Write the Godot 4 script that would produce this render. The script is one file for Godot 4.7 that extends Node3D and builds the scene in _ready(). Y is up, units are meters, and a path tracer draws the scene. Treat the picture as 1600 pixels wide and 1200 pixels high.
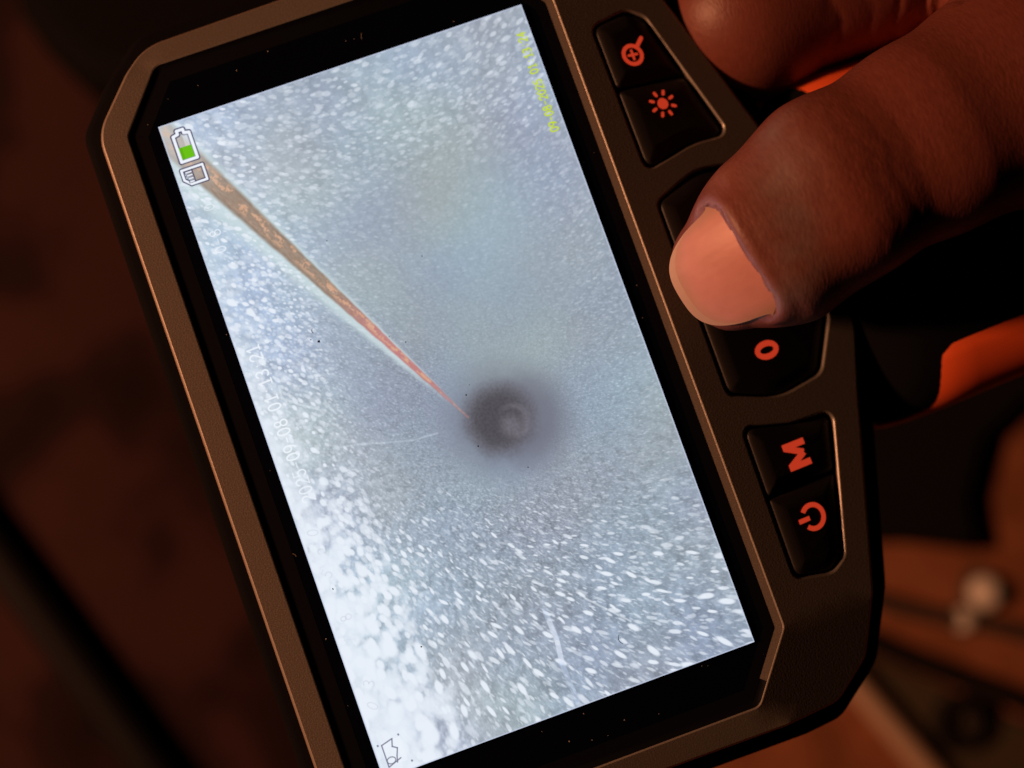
extends Node3D
# A hand-held inspection camera monitor, its screen lit, held in a dark place under one warm lamp.
# The monitor is modelled in millimetres in its own axes: X along the screen, Y up the screen, Z out of the glass.

const LIFT := 0.35                      # height of the glass above the ground, metres
const EYE := Vector3(3.1121, 162.8665, 11.4117)          # camera, mm from the middle of the screen
const EYE_X := Vector3(0.99955, 0.029999, 0.0)
const EYE_Y := Vector3(-0.002063, 0.068727, -0.997633)
const EYE_Z := Vector3(-0.029928, 0.997184, 0.068758)
const FOV := 36.0
const DEV := Basis(Vector3(-0.337264, 0, -0.94141), Vector3(-0.94141, 0, 0.337264), Vector3(0, 1, 0))

var M := {}
var taken := {}

# ------------------------------------------------------------------ setting out

func numbered(called: String) -> String:
	var n: int = taken.get(called, 0)
	taken[called] = n + 1
	return called if n == 0 else "%s_%03d" % [called, n]

func tag(o: Node3D, label := "", category := "", group := "", kind := "") -> Node3D:
	if label: o.set_meta("label", label)
	if category: o.set_meta("category", category)
	if group: o.set_meta("group", group)
	if kind: o.set_meta("kind", kind)
	return o

func thing(called: String, label: String, category: String, group := "") -> Node3D:
	var o := Node3D.new()
	o.name = numbered(called)
	add_child(o)
	tag(o, label, category, group)
	return o

func put(called: String, mesh: Mesh, mat: Material, parent: Node = null) -> MeshInstance3D:
	var o := MeshInstance3D.new()
	o.name = numbered(called) if parent == null else called
	o.mesh = mesh
	o.material_override = mat
	if parent == null: add_child(o)
	else: parent.add_child(o, true)
	return o

func ground_at(x: float, y: float, h: float) -> Vector3:
	# the place h mm above (or below) the glass that lies on this sight line; metres, world
	var t := tan(deg_to_rad(FOV / 2.0)) / 600.0
	var d := EYE_X * ((x - 800.0) * t) - EYE_Y * ((y - 600.0) * t) - EYE_Z
	var p := EYE + d * ((h - EYE.y) / d.y)
	return p * 0.001 + Vector3(0, LIFT, 0)

# ------------------------------------------------------------------ meshes

func rounded(pts: Array, rad: float, seg := 5) -> PackedVector2Array:
	# a polygon whose corners are arcs; a point given as Vector3 carries its own radius
	var out := PackedVector2Array()
	var n := pts.size()
	for i in n:
		var p := Vector2(pts[i].x, pts[i].y)
		var a := Vector2(pts[(i + n - 1) % n].x, pts[(i + n - 1) % n].y)
		var b := Vector2(pts[(i + 1) % n].x, pts[(i + 1) % n].y)
		var r: float = pts[i].z if pts[i] is Vector3 else rad
		var u := (a - p).normalized()
		var v := (b - p).normalized()
		var half := acos(clampf(u.dot(v), -1, 1)) / 2.0
		var cut := minf(r / tan(half), 0.48 * minf(p.distance_to(a), p.distance_to(b)))
		if half > 1.53 or cut < 0.02:
			out.append(p)
			continue
		r = cut * tan(half)
		var c := p + (u + v).normalized() * (r / sin(half))
		var s := p + u * cut - c
		var e := p + v * cut - c
		var turn := s.angle_to(e)
		for k in seg + 1:
			out.append(c + s.rotated(turn * k / seg))
	return out

func clockwise(p: PackedVector2Array, want := false) -> PackedVector2Array:
	if Geometry2D.is_polygon_clockwise(p) != want:
		p.reverse()
	return p

func dense(p: PackedVector2Array, step: float) -> PackedVector2Array:
	var out := PackedVector2Array()
	for i in p.size():
		var a := p[i]
		var b := p[(i + 1) % p.size()]
		var k := maxi(1, int(ceil(a.distance_to(b) / step)))
		for j in k:
			out.append(a.lerp(b, float(j) / k))
	return out

func inset(p: PackedVector2Array, d: float) -> PackedVector2Array:
	# moves every vertex d inwards along its mitre; p runs counter-clockwise (y up)
	var out := PackedVector2Array()
	var n := p.size()
	for i in n:
		var u := (p[i] - p[(i + n - 1) % n]).normalized()
		var v := (p[(i + 1) % n] - p[i]).normalized()
		var a := Vector2(-u.y, u.x)
		var b := Vector2(-v.y, v.x)
		var m := a + b
		out.append(p[i] + m * (d * 2.0 / maxf(m.length_squared(), 0.5) ) if m.length() > 0.01 else p[i] + a * d)
	return out

func shrink(p: PackedVector2Array, d: float) -> PackedVector2Array:
	# as inset, but safe for deep insets: every vertex goes to the nearest place on the shrunk outline
	if d <= 0.0: return p
	var got := Geometry2D.offset_polygon(p, -d, Geometry2D.JOIN_ROUND)
	if got.is_empty(): return p
	var q: PackedVector2Array = got[0]
	var out := PackedVector2Array()
	for v in p:
		var best := q[0]
		for i in q.size():
			var c := Geometry2D.get_closest_point_to_segment(v, q[i], q[(i + 1) % q.size()])
			if c.distance_squared_to(v) < best.distance_squared_to(v): best = c
		out.append(best)
	return out

func strips(st: SurfaceTool, rings: Array, groups: Array, closed := true) -> void:
	# rings: arrays of Vector3 (device axes); group per strip for smoothing
	for k in rings.size() - 1:
		var a: PackedVector3Array = rings[k]
		var b: PackedVector3Array = rings[k + 1]
		st.set_smooth_group(groups[k] if k < groups.size() else groups[-1])
		var n := a.size()
		for i in (n if closed else n - 1):
			var j := (i + 1) % n
			for v in [a[i], b[i], b[j], a[i], b[j], a[j]]:
				st.set_uv(Vector2(v.x, v.y) * 0.02)
				st.add_vertex(v)

func lid(st: SurfaceTool, ring: PackedVector3Array, group: int) -> void:
	var flat := PackedVector2Array()
	for v in ring: flat.append(Vector2(v.x, v.y))
	var ids := Geometry2D.triangulate_polygon(flat)
	st.set_smooth_group(group)
	for k in range(0, ids.size(), 3):
		var a := ring[ids[k]]
		var b := ring[ids[k + 1]]
		var c := ring[ids[k + 2]]
		if (b - a).cross(c - a).z > 0:
			var s := b
			b = c
			c = s
		for v in [a, b, c]:
			st.set_uv(Vector2(v.x, v.y) * 0.02)
			st.add_vertex(v)

func raise(p: PackedVector2Array, z: float, follow := true) -> PackedVector3Array:
	var out := PackedVector3Array()
	for v in p:
		out.append(Vector3(v.x, v.y, z + (pillow(v) if follow else 0.0)))
	return out

func done(st: SurfaceTool) -> ArrayMesh:
	st.generate_normals()
	return st.commit()

func begin() -> SurfaceTool:
	var st := SurfaceTool.new()
	st.begin(Mesh.PRIMITIVE_TRIANGLES)
	return st

func key_fall(y: float) -> float:
	return 0.062 * maxf(0.0, -36.5 - y)

func sink(ring_: PackedVector3Array) -> PackedVector3Array:
	for i in ring_.size():
		ring_[i].z -= key_fall(ring_[i].y)
	return ring_

func key_mesh(p: PackedVector2Array, prof: Array) -> ArrayMesh:
	# prof: [inset, z] pairs from the foot up; the last one is closed with a lid
	var st := begin()
	var rings := []
	for q in prof:
		rings.append(sink(raise(shrink(p, q[0]), q[1])))
	strips(st, rings, [1])
	var top: PackedVector2Array = Geometry2D.offset_polygon(p, -prof[-1][0], Geometry2D.JOIN_ROUND)[0]
	lid(st, sink(raise(clockwise(top), prof[-1][1])), 1)
	return done(st)

func tube(path: Array, r: float, sides := 14, ends := true) -> ArrayMesh:
	# a round bar along world points
	var st := begin()
	var rings := []
	var up := Vector3.UP
	for i in path.size():
		var d: Vector3 = (path[mini(i + 1, path.size() - 1)] - path[maxi(i - 1, 0)]).normalized()
		var s := d.cross(up).normalized()
		var u := s.cross(d)
		var ring := PackedVector3Array()
		for k in sides:
			var a := TAU * k / sides
			ring.append(path[i] + (s * cos(a) + u * sin(a)) * r)
		rings.append(ring)
	strips(st, rings, [1])
	if ends:
		for e in [0, rings.size() - 1]:
			st.set_smooth_group(2)
			for k in sides:
				for v in [path[e], rings[e][k], rings[e][(k + 1) % sides]]:
					st.add_vertex(v)
	return done(st)

func block(pts: Array, rad: float, h0: float, h1: float, bev: float) -> ArrayMesh:
	# a rounded slab standing on world ground: pts are world points (x, z used), heights in metres
	var p := []
	for v in pts: p.append(Vector2(v.x, -v.z))
	var poly := clockwise(rounded(p, rad, 6))
	var st := begin()
	var rings := []
	for q in [[0.0, h0], [0.0, h1 - bev], [bev * 0.13, h1 - bev * 0.5], [bev * 0.5, h1 - bev * 0.13], [bev, h1]]:
		var ring := PackedVector3Array()
		for v in inset(poly, q[0]): ring.append(Vector3(v.x, q[1], -v.y))
		rings.append(ring)
	strips(st, rings, [1])
	var top: PackedVector3Array = rings[-1]
	var flat := inset(poly, bev)
	var ids := Geometry2D.triangulate_polygon(flat)
	st.set_smooth_group(2)
	for k in range(ids.size() - 1, -1, -1):
		st.add_vertex(top[ids[k]])
	return done(st)

# ------------------------------------------------------------------ materials

func lin(r: float, g: float, b: float) -> Color:
	return Color(r, g, b).linear_to_srgb()

func mat(col: Color, rough: float, spec := 0.5, metal := 0.0) -> StandardMaterial3D:
	var m := StandardMaterial3D.new()
	m.albedo_color = col
	m.roughness = rough
	m.metallic = metal
	m.metallic_specular = spec
	return m

func noise_tex(freq: float, seed_: int, octaves := 4, ramp: Gradient = null, size := 512) -> NoiseTexture2D:
	var n := FastNoiseLite.new()
	n.noise_type = FastNoiseLite.TYPE_SIMPLEX_SMOOTH
	n.seed = seed_
	n.frequency = freq
	n.fractal_octaves = octaves
	var t := NoiseTexture2D.new()
	t.width = size
	t.height = size
	t.seamless = true
	t.noise = n
	if ramp: t.color_ramp = ramp
	return t

func ramp(stops: Array) -> Gradient:
	var g := Gradient.new()
	var o := PackedFloat32Array()
	var c := PackedColorArray()
	for s in stops:
		o.append(s[0])
		c.append(s[1])
	g.offsets = o
	g.colors = c
	return g

func relief(m: StandardMaterial3D, t: Texture2D, depth_cm: float, scale: float, world := false) -> void:
	m.heightmap_enabled = true
	m.heightmap_texture = t
	m.heightmap_scale = depth_cm
	m.uv1_triplanar = true
	m.uv1_world_triplanar = world
	m.uv1_scale = Vector3.ONE * scale

func materials() -> void:
	# device meshes are in millimetres under a node scaled by 0.001, so triplanar scales there are per millimetre
	var fleck := noise_tex(0.09, 3, 3)
	M.paint = mat(Color.WHITE, 0.6, 0.32, 0.1)
	M.paint.albedo_texture = noise_tex(0.16, 8, 3, ramp([[0.0, lin(0.092, 0.082, 0.070)], [0.45, lin(0.125, 0.112, 0.098)], [0.7, lin(0.145, 0.132, 0.118)], [0.8, lin(0.20, 0.185, 0.165)], [1.0, lin(0.28, 0.26, 0.235)]]))
	relief(M.paint, fleck, 0.0022, 0.055)
	M.edge = mat(lin(0.40, 0.38, 0.34), 0.42, 0.5, 0.7)  # brighter than the paint: the bevels' highlight put into the colour
	relief(M.edge, fleck, 0.0015, 0.06)
	M.rubber = mat(lin(0.0045, 0.0045, 0.0055), 0.85, 0.15)
	relief(M.rubber, fleck, 0.003, 0.05)
	M.key = mat(lin(0.014, 0.013, 0.0125), 0.5, 0.45)
	relief(M.key, fleck, 0.0012, 0.06)
	M.well = mat(lin(0.006, 0.006, 0.006), 0.8, 0.2)
	M.glass = mat(lin(0.0018, 0.0028, 0.0068), 0.16, 0.5)
	M.gasket_and_shade = mat(lin(0.0025, 0.003, 0.006), 0.6, 0.2)
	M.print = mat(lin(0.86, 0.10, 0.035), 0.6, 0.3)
	M.print.emission_enabled = true      # glow added so the symbols stay bright under the low lamp
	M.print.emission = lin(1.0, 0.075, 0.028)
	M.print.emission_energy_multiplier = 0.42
	M.trim = mat(lin(0.74, 0.11, 0.028), 0.5, 0.4)
	M.dust = mat(lin(0.35, 0.33, 0.3), 0.9, 0.2)
	M.skin = mat(Color.WHITE, 0.46, 0.42)
	M.skin.albedo_texture = noise_tex(0.035, 21, 5, ramp([[0.0, lin(0.66, 0.60, 0.58)], [0.45, lin(0.84, 0.83, 0.82)], [0.62, lin(0.9, 0.9, 0.9)], [0.8, lin(0.97, 0.99, 1.0)], [1.0, lin(1.0, 1.0, 1.0)]]), 1024)
	relief(M.skin, noise_tex(0.05, 5, 5, null, 1024), 0.0048, 0.03)
	M.skin.uv1_scale = Vector3(0.016, 0.042, 0.018)
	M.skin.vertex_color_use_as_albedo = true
	M.nail = mat(Color.WHITE, 0.4, 0.4)
	M.nail.vertex_color_use_as_albedo = true
	M.nail.albedo_texture = noise_tex(0.012, 31, 4, ramp([[0.0, lin(0.80, 0.76, 0.74)], [0.5, lin(0.9, 0.9, 0.9)], [1.0, lin(1.0, 1.0, 1.0)]]))
	relief(M.nail, noise_tex(0.02, 33, 4), 0.0025, 0.04)
	M.nail_edge = mat(lin(0.40, 0.235, 0.13), 0.42, 0.5)

# ------------------------------------------------------------------ the picture on the screen

const SW := 94.67
const SH := 53.67
const TW := 1320
const TH := 748
var pic := PackedByteArray()

func dot_px(i: int, j: int, c: Color, a: float) -> void:
	if i < 0 or j < 0 or i >= TW or j >= TH or a <= 0.0: return
	var o := (j * TW + i) * 3
	pic[o] = int(lerpf(pic[o], c.r * 255.0, a))
	pic[o + 1] = int(lerpf(pic[o + 1], c.g * 255.0, a))
	pic[o + 2] = int(lerpf(pic[o + 2], c.b * 255.0, a))

func px_of(p: Vector2) -> Vector2:
	return Vector2((p.x + SW / 2) / SW * TW, (SH / 2 - p.y) / SH * TH)

func line(a: Vector2, b: Vector2, w: float, c: Color, alpha := 1.0, soft := 0.8) -> void:
	var p := px_of(a)
	var q := px_of(b)
	var hw := w / SW * TW / 2.0
	var m := hw + soft + 1.0
	for j in range(int(minf(p.y, q.y) - m), int(maxf(p.y, q.y) + m) + 1):
		for i in range(int(minf(p.x, q.x) - m), int(maxf(p.x, q.x) + m) + 1):
			var s := Vector2(i + 0.5, j + 0.5)
			var d := s.distance_to(Geometry2D.get_closest_point_to_segment(s, p, q))
			dot_px(i, j, c, alpha * clampf((hw - d) / soft + 0.5, 0, 1))

func lines(pts: Array, w: float, c: Color, alpha := 1.0) -> void:
	for k in pts.size() - 1:
		line(pts[k], pts[k + 1], w, c, alpha)

func fill(poly: PackedVector2Array, c: Color, alpha := 1.0) -> void:
	var q := PackedVector2Array()
	var box := Rect2(px_of(poly[0]), Vector2.ZERO)
	for v in poly:
		q.append(px_of(v))
		box = box.expand(px_of(v))
	for j in range(int(box.position.y), int(box.end.y) + 1):
		for i in range(int(box.position.x), int(box.end.x) + 1):
			if Geometry2D.is_point_in_polygon(Vector2(i + 0.5, j + 0.5), q):
				dot_px(i, j, c, alpha)

func arc(c: Vector2, r: Vector2, a0: float, a1: float, n := 14) -> Array:
	var out := []
	for k in n + 1:
		var a := deg_to_rad(lerpf(a0, a1, float(k) / n))
		out.append(c + Vector2(cos(a) * r.x, sin(a) * r.y))
	return out

func glyph(ch: String) -> Array:
	# strokes in a box 0..1 wide and 0..1.6 tall
	match ch:
		"0": return [arc(Vector2(0.5, 0.8), Vector2(0.42, 0.78), 0, 360, 24)]
		"1": return [[Vector2(0.2, 1.25), Vector2(0.52, 1.58), Vector2(0.52, 0.02)], [Vector2(0.22, 0.02), Vector2(0.82, 0.02)]]
		"2": return [arc(Vector2(0.5, 1.15), Vector2(0.4, 0.42), 170, -35) + [Vector2(0.08, 0.02), Vector2(0.92, 0.02)]]
		"3": return [arc(Vector2(0.47, 1.2), Vector2(0.38, 0.38), 150, -90), arc(Vector2(0.47, 0.42), Vector2(0.43, 0.4), 90, -150)]
		"4": return [[Vector2(0.7, 0.02), Vector2(0.7, 1.58), Vector2(0.06, 0.5), Vector2(0.96, 0.5)]]
		"5": return [[Vector2(0.85, 1.57), Vector2(0.22, 1.57), Vector2(0.16, 0.86)] + arc(Vector2(0.47, 0.5), Vector2(0.42, 0.48), 125, -150)]
		"8": return [arc(Vector2(0.5, 1.2), Vector2(0.34, 0.38), 0, 360, 20), arc(Vector2(0.5, 0.42), Vector2(0.42, 0.41), 0, 360, 20)]
		"9": return [arc(Vector2(0.5, 1.1), Vector2(0.4, 0.48), 0, 360, 20), arc(Vector2(0.3, 1.1), Vector2(0.6, 1.08), 0, -72, 10)]
		"-": return [[Vector2(0.2, 0.75), Vector2(0.8, 0.75)]]
		":": return [[Vector2(0.5, 1.05), Vector2(0.5, 1.06)], [Vector2(0.5, 0.35), Vector2(0.5, 0.36)]]
	return []

func words(s: String, at: Vector2, to: Vector2, tall: float, wide: float, w: float, c: Color, alpha := 1.0) -> void:
	var step := (to - at) / maxf(1.0, s.length() - 1)
	var up := Vector2(-step.y, step.x).normalized()
	var right := step.normalized()
	for k in s.length():
		for stroke in glyph(s[k]):
			var pts := []
			for v in stroke:
				pts.append(at + step * k + right * ((v.x - 0.5) * wide) + up * ((v.y / 1.6 - 0.5) * tall))
			lines(pts, w, c, alpha)

func grain(x: float, y: float, fy: float) -> float:
	# how strongly the rough wall of the pipe glitters
	var r := Vector2(x + 7.0, y + 4.6).length()
	var con := smoothstep(-16.0, 30.0, fy) * 0.88 + 0.27
	con = maxf(con, 0.9 * smoothstep(6.0, 19.0, y))
	con = maxf(con, 0.5 * smoothstep(18.0, 36.0, x))
	con *= 1.0 - 0.58 * smoothstep(26.0, 4.0, absf(x - 16.0)) * smoothstep(12.0, -6.0, y) * smoothstep(-24.0, -14.0, y)
	return con * smoothstep(5.0, 13.0, r)

func glints() -> void:
	# single bright grains, small by the bore and larger towards the lens
	var rng := RandomNumberGenerator.new()
	rng.seed = 77
	for layer in 4:
		var k: float = [1.0, 0.62, 0.40, 0.27][layer]
		var r := 5.0
		while r < 78.0:
			var gap := (0.060 * r + 0.25) * k
			var n := int(TAU * r / (gap * 1.12))
			for m in n:
				var a := TAU * (m + rng.randf_range(-0.55, 0.55)) / n
				var rr := r + gap * rng.randf_range(-0.5, 0.5)
				var x := -7.0 + cos(a) * rr
				var y := -4.6 + sin(a) * rr
				var lum := rng.randf()
				var big := rng.randf_range(0.6, 1.3)
				var spin := rng.randf_range(-16.0, 16.0)
				if absf(x) > SW / 2 + 1 or absf(y) > SH / 2 + 1: continue
				var fx := -0.337 * x - 0.941 * y
				var fy := -0.941 * x + 0.337 * y
				var con := grain(x, y, fy)
				if con < 0.04: continue
				# which size of grain shows here: coarse below and along the glare, fine above
				var low := smoothstep(2.0, 30.0, fy)
				var side := smoothstep(9.0, 22.0, y) * smoothstep(34.0, 22.0, x)
				var share: float
				match layer:
					0: share = maxf(low, side * 0.3)
					1: share = maxf(0.55 * low, maxf(side, 0.6 * smoothstep(10.0, -18.0, fy)))
					2: share = 0.36 + 0.55 * smoothstep(14.0, -16.0, fy)
					_: share = 0.22 + 0.35 * smoothstep(10.0, -15.0, fy)
				var al := clampf((0.25 + 0.75 * lum) * con * share * 1.25, 0, 1)
				if al < 0.03: continue
				# keep clear of the rod
				var rt := clampf((x + 4.2) / 56.2, 0.0, 1.0)
				if absf((y - 0.3) - (x + 4.2) * 0.5214) * 0.887 < 0.2 + 2.3 * rt and x > -4.2: continue
				var ang := deg_to_rad(clampf(11.4 - 0.975 * fx + 1.025 * fy, -52.0, 78.0) + spin)
				# along the grain, turned from the photograph's right and down into the screen's own axes
				var d := Vector2(-0.337 * cos(ang) - 0.941 * sin(ang), -0.941 * cos(ang) + 0.337 * sin(ang))
				var lon := (0.036 * rr + 0.16) * k * big
				var wid := lon * lerpf(rng.randf_range(0.25, 0.40), rng.randf_range(0.5, 0.8), maxf(side, 0.6 * smoothstep(10.0, -25.0, fy)))
				if side > 0.6 and x < -6.0:
					lon *= 1.35
					wid *= 1.3
				splat(Vector2(x, y), d, lon * 0.62, wid * 0.62, al)
			r += gap

func splat(at: Vector2, d: Vector2, lon: float, wid: float, alpha: float) -> void:
	var c := px_of(at)
	var sc := TW / SW
	lon = maxf(lon * sc, 0.9)
	wid = maxf(wid * sc, 0.8)
	var dp := Vector2(d.x, -d.y).normalized()
	var m := int(lon * 1.5) + 1
	for j in range(maxi(0, int(c.y) - m), mini(TH, int(c.y) + m + 1)):
		for i in range(maxi(0, int(c.x) - m), mini(TW, int(c.x) + m + 1)):
			var v := Vector2(i + 0.5, j + 0.5) - c
			var p := v.dot(dp) / lon
			var q := v.cross(dp) / wid
			var e := p * p + q * q
			if e > 2.0: continue
			var a := alpha * smoothstep(1.5, 0.4, e) * 0.95
			var o := (j * TW + i) * 3
			pic[o] = int(pic[o] + (236.0 - pic[o]) * a)
			pic[o + 1] = int(pic[o + 1] + (243.0 - pic[o + 1]) * a)
			pic[o + 2] = int(pic[o + 2] + (253.0 - pic[o + 2]) * a)

func screen_picture() -> ImageTexture:
	pic.resize(TW * TH * 3)
	var na := FastNoiseLite.new()
	na.noise_type = FastNoiseLite.TYPE_SIMPLEX_SMOOTH
	na.frequency = 1.0
	na.fractal_type = FastNoiseLite.FRACTAL_NONE
	na.seed = 7
	var nw := FastNoiseLite.new()
	nw.frequency = 0.09
	nw.seed = 12
	var nf := FastNoiseLite.new()
	nf.frequency = 1.1
	nf.seed = 15
	nf.fractal_octaves = 2
	var nl := FastNoiseLite.new()
	nl.frequency = 0.035
	nl.seed = 23
	nl.fractal_octaves = 2
	var o := 0
	var sa := Vector2(52.0, 29.6)       # far end of the rod seen in the pipe
	var sb := Vector2(-4.2, 0.3)
	var sab := sb - sa
	for j in TH:
		var y := SH / 2 - (j + 0.5) * SH / TH
		for i in TW:
			var x := (i + 0.5) * SW / TW - SW / 2
			var dx := x + 7.0
			var dy := y + 4.6
			var wx := nw.get_noise_2d(x * 3.0, y * 3.0)
			var wy := nw.get_noise_2d(x * 3.0 + 91.0, y * 3.0 - 40.0)
			dx += wx * 0.9
			dy += wy * 0.9
			var r := sqrt(dx * dx + dy * dy) + 0.001
			var co := dx / r
			var si := dy / r
			var s := log(r + 3.0)
			# across the photograph: right and down
			var fx := -0.337 * x - 0.941 * y
			var fy := -0.941 * x + 0.337 * y
			var b1 := na.get_noise_3d(co * 14.0, si * 14.0, s * 9.0)
			var b2 := na.get_noise_3d(co * 30.0 + 50.0, si * 30.0, s * 24.0)
			var fine := nf.get_noise_2d(x * 1.6, y * 1.6)
			var low := nl.get_noise_2d(x, y)
			var low2 := nl.get_noise_2d(x + 300.0, y)
			var con := grain(x, y, fy)
			var v := 0.625 + 0.035 * smoothstep(6.0, 40.0, r) + 0.035 * low + 0.10 * smoothstep(4.0, 25.0, y + 0.1 * maxf(-x - 6.0, 0.0))
			v += 0.03 * smoothstep(0.0, 45.0, x)
			v += 0.03 * b1 * con - 0.02 * smoothstep(0.1, 0.6, -b1) * con
			v += 0.022 * fine * (0.6 + con) + 0.035 * b2 * (0.35 + con)
			var red := v * (0.925 + 0.03 * low2)
			var gre := v * (1.0 + 0.022 * low)
			var blu := v * (1.09 - 0.05 * low2 - 0.03 * low)
			var gg := smoothstep(12.0, 0.0, Vector2(x - 29.0, y + 8.0).length() * 0.8) * 0.022
			red += gg
			gre += gg * 1.3
			blu -= gg * 1.3
			# light that has burnt out along the upper edge
			var bx := maxf(-x - 8.0, 0.0)
			var burn := smoothstep(20.5, 27.0, y + 0.17 * bx - 0.08 * maxf(x + 8.0, 0.0) + b1 * 5.2 * smoothstep(2, -20, x) + wx * 3.2)
			burn = maxf(burn * lerpf(1.0, 0.82 + 0.3 * wy, 0.8), 0.6 * smoothstep(25.0, 26.6, y))
			burn *= smoothstep(30.0, 6.0, x) * 0.8 + 0.2
			# halo and bore
			dx -= 0.15 + wx * 0.55
			dy -= 0.3 + wy * 0.55
			var rr := Vector2(dx, dy * 1.02).length()
			var halo := 0.9 * smoothstep(9.5, 3.0, Vector2(dx + 1.0, dy + 3.0).length())
			halo = maxf(halo, 0.6 * smoothstep(10.5, 3.0, rr))
			red = lerpf(red, 0.425, halo * 0.8)
			gre = lerpf(gre, 0.42, halo * 0.8)
			blu = lerpf(blu, 0.475, halo * 0.8)
			var bore := smoothstep(6.4 + 0.3 * wx, 3.0, rr + 0.15 * fine)
			var ring := 0.325 + 0.03 * fine + 0.05 * smoothstep(2.0, 5.0, rr)
			var inner := smoothstep(2.5, 0.3, Vector2(dx + 1.5, dy + 1.2).length()) * (0.10 + 0.10 * absf(wy))
			var crescent := smoothstep(0.9, 0.0, absf(Vector2(dx + 0.9, dy + 1.3).length() - 2.3)) * smoothstep(0.1, 0.95, -dy / r) * 0.075
			ring += inner + crescent
			red = lerpf(red, ring * 1.0, bore)
			gre = lerpf(gre, ring * 0.97, bore)
			blu = lerpf(blu, ring * 1.05, bore)
			red = lerpf(red, 0.915, burn)
			gre = lerpf(gre, 0.95, burn)
			blu = lerpf(blu, 0.99, burn)
			# the brown rod
			var q := Vector2(x + wx * 0.1, y + wy * 0.1) - sa
			var t := q.dot(sab) / sab.length_squared()
			if t > -0.05 and t < 1.02:
				var off := (q - sab * t).cross(sab.normalized())
				var wid := lerpf(2.2, 0.15, pow(clampf(t, 0, 1), 0.85))
				var d := absf(off) / wid
				var side := smoothstep(3.2, 1.6, d if off * 1.0 > 0.0 else d * 1.7) * smoothstep(1.0, 0.8, t)
				red = lerpf(red, 0.82, side * 0.8)
				gre = lerpf(gre, 0.89, side * 0.8)
				blu = lerpf(blu, 0.90, side * 0.8)
				var rod := smoothstep(1.25, 0.72, d)
				var spot := smoothstep(-0.05, 0.55, na.get_noise_2d(t * 20.0, off * 0.8) + 0.6 * fine) * smoothstep(1.0, 0.2, absf(off / wid + 0.2))
				var pale := smoothstep(0.30, 0.10, t)
				var far := smoothstep(0.58, 0.78, t)
				var c := Color(0.60, 0.50, 0.43).lerp(Color(0.74, 0.66, 0.62), pale).lerp(Color(0.76, 0.48, 0.47), far)
				c = c.lerp(Color(0.88, 0.66, 0.52), spot * 0.85)
				c = c.darkened(0.12 * smoothstep(0.5, 0.95, d) * (1.0 - far))
				c = c.lightened(0.07 * na.get_noise_2d(t * 55.0 + 9.0, off * 2.5) + 0.04)
				rod *= (1.0 - 0.5 * smoothstep(0.88, 1.0, t)) * lerpf(0.55, 0.92, smoothstep(0.06, 0.34, t))
				red = lerpf(red, c.r, rod)
				gre = lerpf(gre, c.g, rod)
				blu = lerpf(blu, c.b, rod)
			# the rows of the panel
			var row := 0.985 + 0.015 * ((j + i / 3) % 3)
			pic[o] = int(clampf(red * row, 0, 1) * 255.0)
			pic[o + 1] = int(clampf(gre * row, 0, 1) * 255.0)
			pic[o + 2] = int(clampf(blu * row, 0, 1) * 255.0)
			o += 3
	var white := Color(0.95, 0.97, 1.0)
	glints()
	# scratches in the pipe and hairs
	for k in 3:
		lines([Vector2(7.6, 22.8), Vector2(5.9, 23.0 - k * 0.05), Vector2(4.2, 20.9), Vector2(2.7, 18.6 + k * 0.1)], 0.3, Color(0.88, 0.92, 0.95), 0.22)
	lines([Vector2(-3.0, 18.6), Vector2(-3.6, 15.2), Vector2(-4.6, 11.8), Vector2(-5.6, 8.0), Vector2(-5.8, 4.5)], 0.28, Color(0.84, 0.88, 0.93), 0.32)
	lines([Vector2(-33.5, -1.2), Vector2(-37.6, -1.5), Vector2(-41.0, -1.0), Vector2(-46.6, -1.3)], 0.7, Color(0.8, 0.86, 0.97), 0.38)
	lines([Vector2(-35.2, -1.3), Vector2(-38.2, -1.4), Vector2(-40.7, -1.1)], 0.7, white, 0.4)
	lines([Vector2(-33.9, -7.0), Vector2(-36.2, -9.2), Vector2(-38.9, -11.8)], 0.26, white, 0.5)
	# the big pale date, lost in the glare towards both ends
	words("2025-09-08 01:13:21", Vector2(-8.3, 24.0), Vector2(13.6, 24.5), 1.8, 1.0, 0.2, white, 0.7)
	words("09-08 01:13:21", Vector2(-2.2, 24.15), Vector2(13.6, 24.5), 1.8, 1.0, 0.2, white, 0.9)
	words("0-8", Vector2(28.2, 24.2), Vector2(30.6, 24.2), 1.5, 0.9, 0.14, white, 0.7)
	words("0", Vector2(34.3, 23.8), Vector2(35.5, 23.8), 1.4, 0.9, 0.14, white, 0.45)
	for k in 7:
		words("0258130"[k], Vector2(-12.9 - k * 4.35 + ((k * 7) % 5) * 0.7, 25.0 - (k % 2) * 0.5), Vector2(-12.1 - k * 4.35 + ((k * 7) % 5) * 0.7, 24.8 - ((k * 3) % 4) * 0.25), 1.5, 0.9, 0.15, Color(0.72, 0.75, 0.82), 0.15)
	# the small yellow date along the lower edge
	words("09-08-2025 01:13:24", Vector2(28.9, -25.2), Vector2(43.2, -25.35), 1.18, 0.66, 0.18, Color(0.80, 0.88, 0.16), 0.95)
	# battery, memory card and picture signs
	var ink := Color(0.25, 0.24, 0.36)
	var body := [Vector2(41.55, 25.35), Vector2(41.55, 23.05), Vector2(45.3, 23.05), Vector2(45.45, 23.75), Vector2(45.95, 23.75), Vector2(45.95, 24.65), Vector2(45.45, 24.65), Vector2(45.3, 25.35), Vector2(41.55, 25.35)]
	lines(body, 0.78, ink, 0.85)
	lines(body, 0.44, white)
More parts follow.
